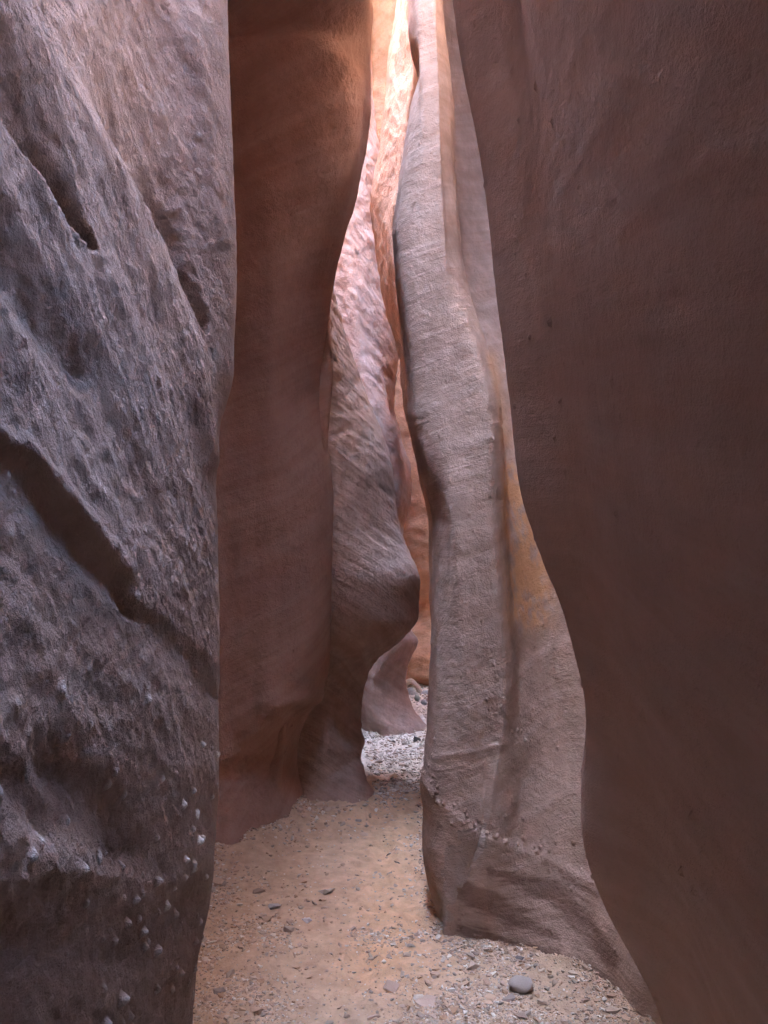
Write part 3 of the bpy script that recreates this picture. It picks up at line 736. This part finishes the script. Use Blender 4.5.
def stone_mesh(name, seed, flat, rounded, tone):
    rng = np.random.default_rng(seed)
    bm = chip_geo(rng, flat, rounded)
    me = bpy.data.meshes.new(name); bm.to_mesh(me); bm.free()
    at = me.color_attributes.new('tone', 'FLOAT_COLOR', 'POINT')
    at.data.foreach_set('color', np.tile(np.array(list(tone) + [1], np.float32), len(me.vertices)))
    me.materials.append(M_stone)
    if rounded:
        me.polygons.foreach_set('use_smooth', np.ones(len(me.polygons), bool))
    return me
def put(o, fx, fy, size, rot=None, sink=.2, tilt=0):
    Y = H * F / (fy - HZ); X = (fx - 384) / F * Y
    z = float(floor_z(np.array([X]), np.array([Y]))[0])
    s = size * Y / F
    zz = max(abs(v.co.z) for v in o.data.vertices) * s
    o.location = (X, Y, z + zz * (1 - sink)); o.scale = (s, s, s)
    o.rotation_euler = (tilt, tilt * .6, random.uniform(0, 6.28) if rot is None else rot)
def stone(name, label, cat, me, fx, fy, size, rot=None, group=None, **k):
    o = bpy.data.objects.new(name, me); COL.objects.link(o)
    put(o, fx, fy, size, rot, **k)
    o['label'] = label; o['category'] = cat
    if group: o['group'] = group
    return o
stone('cobble', 'smooth rounded grey cobble on the gravel in front of the pillar foot', 'stone', stone_mesh('cobble', 41, .8, 1, (.44, .37, .32)), 521, 990, 12.5, .3, sink=.3)
stone('stone', 'small flat grey stone tucked against the lower side of the rounded cobble', 'stone', stone_mesh('stone', 42, .30, 0, (.36, .29, .25)), 508, 1002, 9, .5, sink=.4)
stone('rock_slab', 'largest flat pinkish slab lying among chips on the near gravel', 'stone', stone_mesh('slab', 43, .22, 0, (.60, .43, .33)), 428, 998, 17, .2, sink=.4)
stone('rock_slab', 'thin tilted brown slab with a dark shaded edge on the near sand', 'stone', stone_mesh('slab', 44, .22, 0, (.52, .37, .28)), 392, 982, 10, -.5, tilt=.25)
stone('rock_slab', 'broad pink slab low on the sand at the lower edge of the gravel patch', 'stone', stone_mesh('slab', 45, .2, 0, (.60, .43, .33)), 374, 1014, 11, .9, sink=.45)
stone('stone', 'bluish grey flat stone on the shaded sand below the dark fin', 'stone', stone_mesh('stone', 46, .3, 0, (.44, .41, .40)), 274, 906, 8, .3)
stone('stone', 'small pale white stone on the open sand right of the bluish grey stone', 'stone', stone_mesh('stone', 47, .35, 0, (.66, .63, .62)), 307, 921, 5.5, .1)
stone('stone', 'bright white pebble lying alone on the trodden sand with painted orange glow', 'stone', stone_mesh('stone', 48, .5, 0, (.78, .75, .72)), 355, 966, 3.6, .1)
stone('stone', 'dark grey stone half buried in the sand by the foot of the rough near wall', 'stone', stone_mesh('stone', 49, .4, 0, (.32, .26, .22)), 219, 996, 7, .4)
stone('stone', 'dark pointed stone in the shade between the dark fin and the sand path', 'stone', stone_mesh('stone', 50, .4, 0, (.34, .25, .19)), 258, 890, 7, .2)
stone('stone', 'small black and white chip at the contact of gravel and banded pillar foot', 'stone', stone_mesh('stone', 51, .6, 0, (.20, .17, .16)), 520, 960, 5, .2)
stone('stone', 'dark pebble standing out on the pale far gravel before the last bend', 'stone', stone_mesh('stone', 52, .7, 0, (.20, .17, .16)), 417, 742, 4.2, .2)

variants = [stone_mesh('rock_chip', 60 + k, .28 + .04 * (k % 5), 0, TONES[k % 7] * (.85 + .03 * k)) for k in range(12)]
def scatter(n, box, size, label, group, seed):
    rng = np.random.default_rng(seed); made = 0
    while made < n:
        fx, fy = rng.uniform(box[0], box[2]), rng.uniform(box[1], box[3])
        Y = H * F / (fy - HZ); X = (fx - 384) / F * Y
        ok, _, _, l, r = in_floor(np.array([X]), np.array([Y]))
        if not ok[0] or fx - l[0] < 4 or r[0] - fx < 5: continue
        if (fx - 521) ** 2 + (fy - 992) ** 2 < 22 ** 2: continue
        o = bpy.data.objects.new('rock_chip', variants[rng.integers(12)]); COL.objects.link(o)
        put(o, fx, fy, float(np.clip(rng.lognormal(math.log(size), .38), 2.2, 11)), rng.uniform(0, 6.28), sink=.3, tilt=float(rng.normal(0, .18)))
        o['label'] = label; o['category'] = 'stone'; o['group'] = group
        made += 1
scatter(110, (395, 940, 640, 1040), 4.2, 'small flat angular chip among many on the gravel in front of the pillar foot', 'chips in front of the pillar foot', 1)
scatter(55, (198, 880, 330, 1030), 4.0, 'small grey brown chip scattered on the shaded sand by the rough near wall', 'chips on the shaded sand', 2)
scatter(35, (296, 812, 375, 834), 3.2, 'small grey chip in the bank of rubble under the foot of the bulging buttress', 'chips under the buttress foot', 3)
scatter(60, (362, 732, 432, 795), 2.8, 'small pale chip on the bright far gravel between buttress and pillar', 'chips on the far gravel', 4)

# ------------------------------------------------------------------ driftwood at the back
def tube(name, pts, rads, col, seg=8):
    pts = np.array(pts, float); n = len(pts) * 5
    t = np.linspace(0, len(pts) - 1, n)
    C = hermite(np.arange(len(pts), dtype=float), pts, t); r = np.interp(t, np.arange(len(pts)), rads)
    T = np.gradient(C, axis=0); T /= np.linalg.norm(T, axis=1)[:, None] + 1e-9
    U = np.cross(T, [0.13, .99, .07]); U /= np.linalg.norm(U, axis=1)[:, None] + 1e-9
    B = np.cross(T, U)
    a = np.linspace(0, 2 * math.pi, seg, endpoint=False)
    r2 = r[:, None] * (1 + .18 * np.sin(a * 2 + t[:, None] * 1.7))
    V = C[:, None] + r2[..., None] * (np.cos(a)[None, :, None] * U[:, None] + np.sin(a)[None, :, None] * B[:, None])
    me = bpy.data.meshes.new(name)
    faces = [(i * seg + j, i * seg + (j + 1) % seg, (i + 1) * seg + (j + 1) % seg, (i + 1) * seg + j) for i in range(n - 1) for j in range(seg)]
    faces += [tuple(range(seg))[::-1], tuple((n - 1) * seg + j for j in range(seg))]
    b = C.mean(0); b[2] = C[:, 2].min()
    me.from_pydata([tuple(v - b) for v in V.reshape(-1, 3)], [], faces)
    me.polygons.foreach_set('use_smooth', np.ones(len(me.polygons), bool))
    me.materials.append(col)
    o = bpy.data.objects.new(name, me); COL.objects.link(o); o.location = b
    return o
def tagt(o, label, cat, group=None):
    o['label'] = label; o['category'] = cat
    if group: o['group'] = group
wood_p = stone_mat('pale_driftwood', False, (.55, .43, .33)); wood_g = stone_mat('grey_driftwood', False, (.34, .33, .31)); wood_y = stone_mat('yellow_driftwood', False, (.56, .50, .34))
D = 8.6
def w(px, py, Y=D): return W(px, py, Y)
tagt(tube('driftwood_branch', [w(405,689), w(407,683), w(411,681), w(416,685), w(419,690), w(419,697), w(420,702)], [.022, .028, .03, .03, .028, .025, .02], wood_p), 'pale bent branch arching over the driftwood pile against the back wall', 'driftwood')
tagt(tube('driftwood_log', [w(409,690,8.55), w(413,697,8.5), w(419,703,8.5), w(424,706,8.5)], [.05, .06, .06, .04], wood_g), 'grey log lying slanted in the driftwood pile', 'driftwood')
tagt(tube('driftwood_log', [w(415,702,8.3), w(421,703,8.3), w(427,702,8.35), w(433,701,8.4)], [.03, .04, .04, .03], wood_y), 'yellowish stick lying flat at the front of the driftwood pile', 'driftwood')
tagt(tube('driftwood_log', [w(412,699,8.6), w(420,697,8.6), w(428,694,8.6), w(436,693,8.6)], [.03, .045, .045, .03], wood_g), 'short grey stick crossing behind in the driftwood pile', 'driftwood')
for k, (x, y, s, lab) in enumerate([(424, 704, 5, 'rounded grey rock resting between the sticks of driftwood'), (417, 699, 4, 'greenish grey rock wedged under the slanted driftwood log'), (430, 700, 5, 'pale rock beside the yellowish stick at the edge of the pile')]):
    stone('stone', lab, 'stone', stone_mesh('stone', 80 + k, .7, 1, [(.40, .40, .38), (.38, .40, .34), (.52, .48, .42)][k]), x, y + 4, s)

# ------------------------------------------------------------------ light, sky, camera
SUN_EL, SUN_AZ = R(58), R(268)      # azimuth clockwise from +Y (into the picture)
wd = bpy.data.worlds.new('World'); SC.world = wd; wd.use_nodes = True
N, L = wd.node_tree.nodes, wd.node_tree.links
sky = N.new('ShaderNodeTexSky'); sky.sky_type = 'NISHITA'; sky.sun_disc = False
sky.sun_elevation = SUN_EL; sky.sun_rotation = SUN_AZ; sky.ozone_density = .8
L.new(sky.outputs[0], N['Background'].inputs[0]); N['Background'].inputs[1].default_value = .15
ld = bpy.data.lights.new('sun', 'SUN'); ld.energy = 3.0; ld.angle = R(.5); ld.color = (1, .95, .87)
sun = bpy.data.objects.new('sun', ld); COL.objects.link(sun)
v = Vector((math.sin(SUN_AZ) * math.cos(SUN_EL), math.cos(SUN_AZ) * math.cos(SUN_EL), math.sin(SUN_EL)))
sun.rotation_euler = (-v).to_track_quat('-Z', 'Y').to_euler(); sun.location = v * 30
cd = bpy.data.cameras.new('camera'); cam = bpy.data.objects.new('camera', cd); COL.objects.link(cam)
cam.location = (0, 0, H); cam.rotation_euler = (R(90), 0, 0)
cd.sensor_fit = 'VERTICAL'; cd.sensor_height = 24; cd.lens = F / 1024 * 24
cd.shift_y = (HZ - 512) / 1024.0
cd.clip_start = .05; cd.clip_end = 500
SC.camera = cam
SC.view_settings.view_transform = 'Standard'; SC.view_settings.look = 'None'; SC.view_settings.gamma = 1
SC.view_settings.exposure = 7.25
SC.cycles.max_bounces = 10; SC.cycles.diffuse_bounces = 8; SC.cycles.use_denoising = True
SC.cycles.use_adaptive_sampling = True
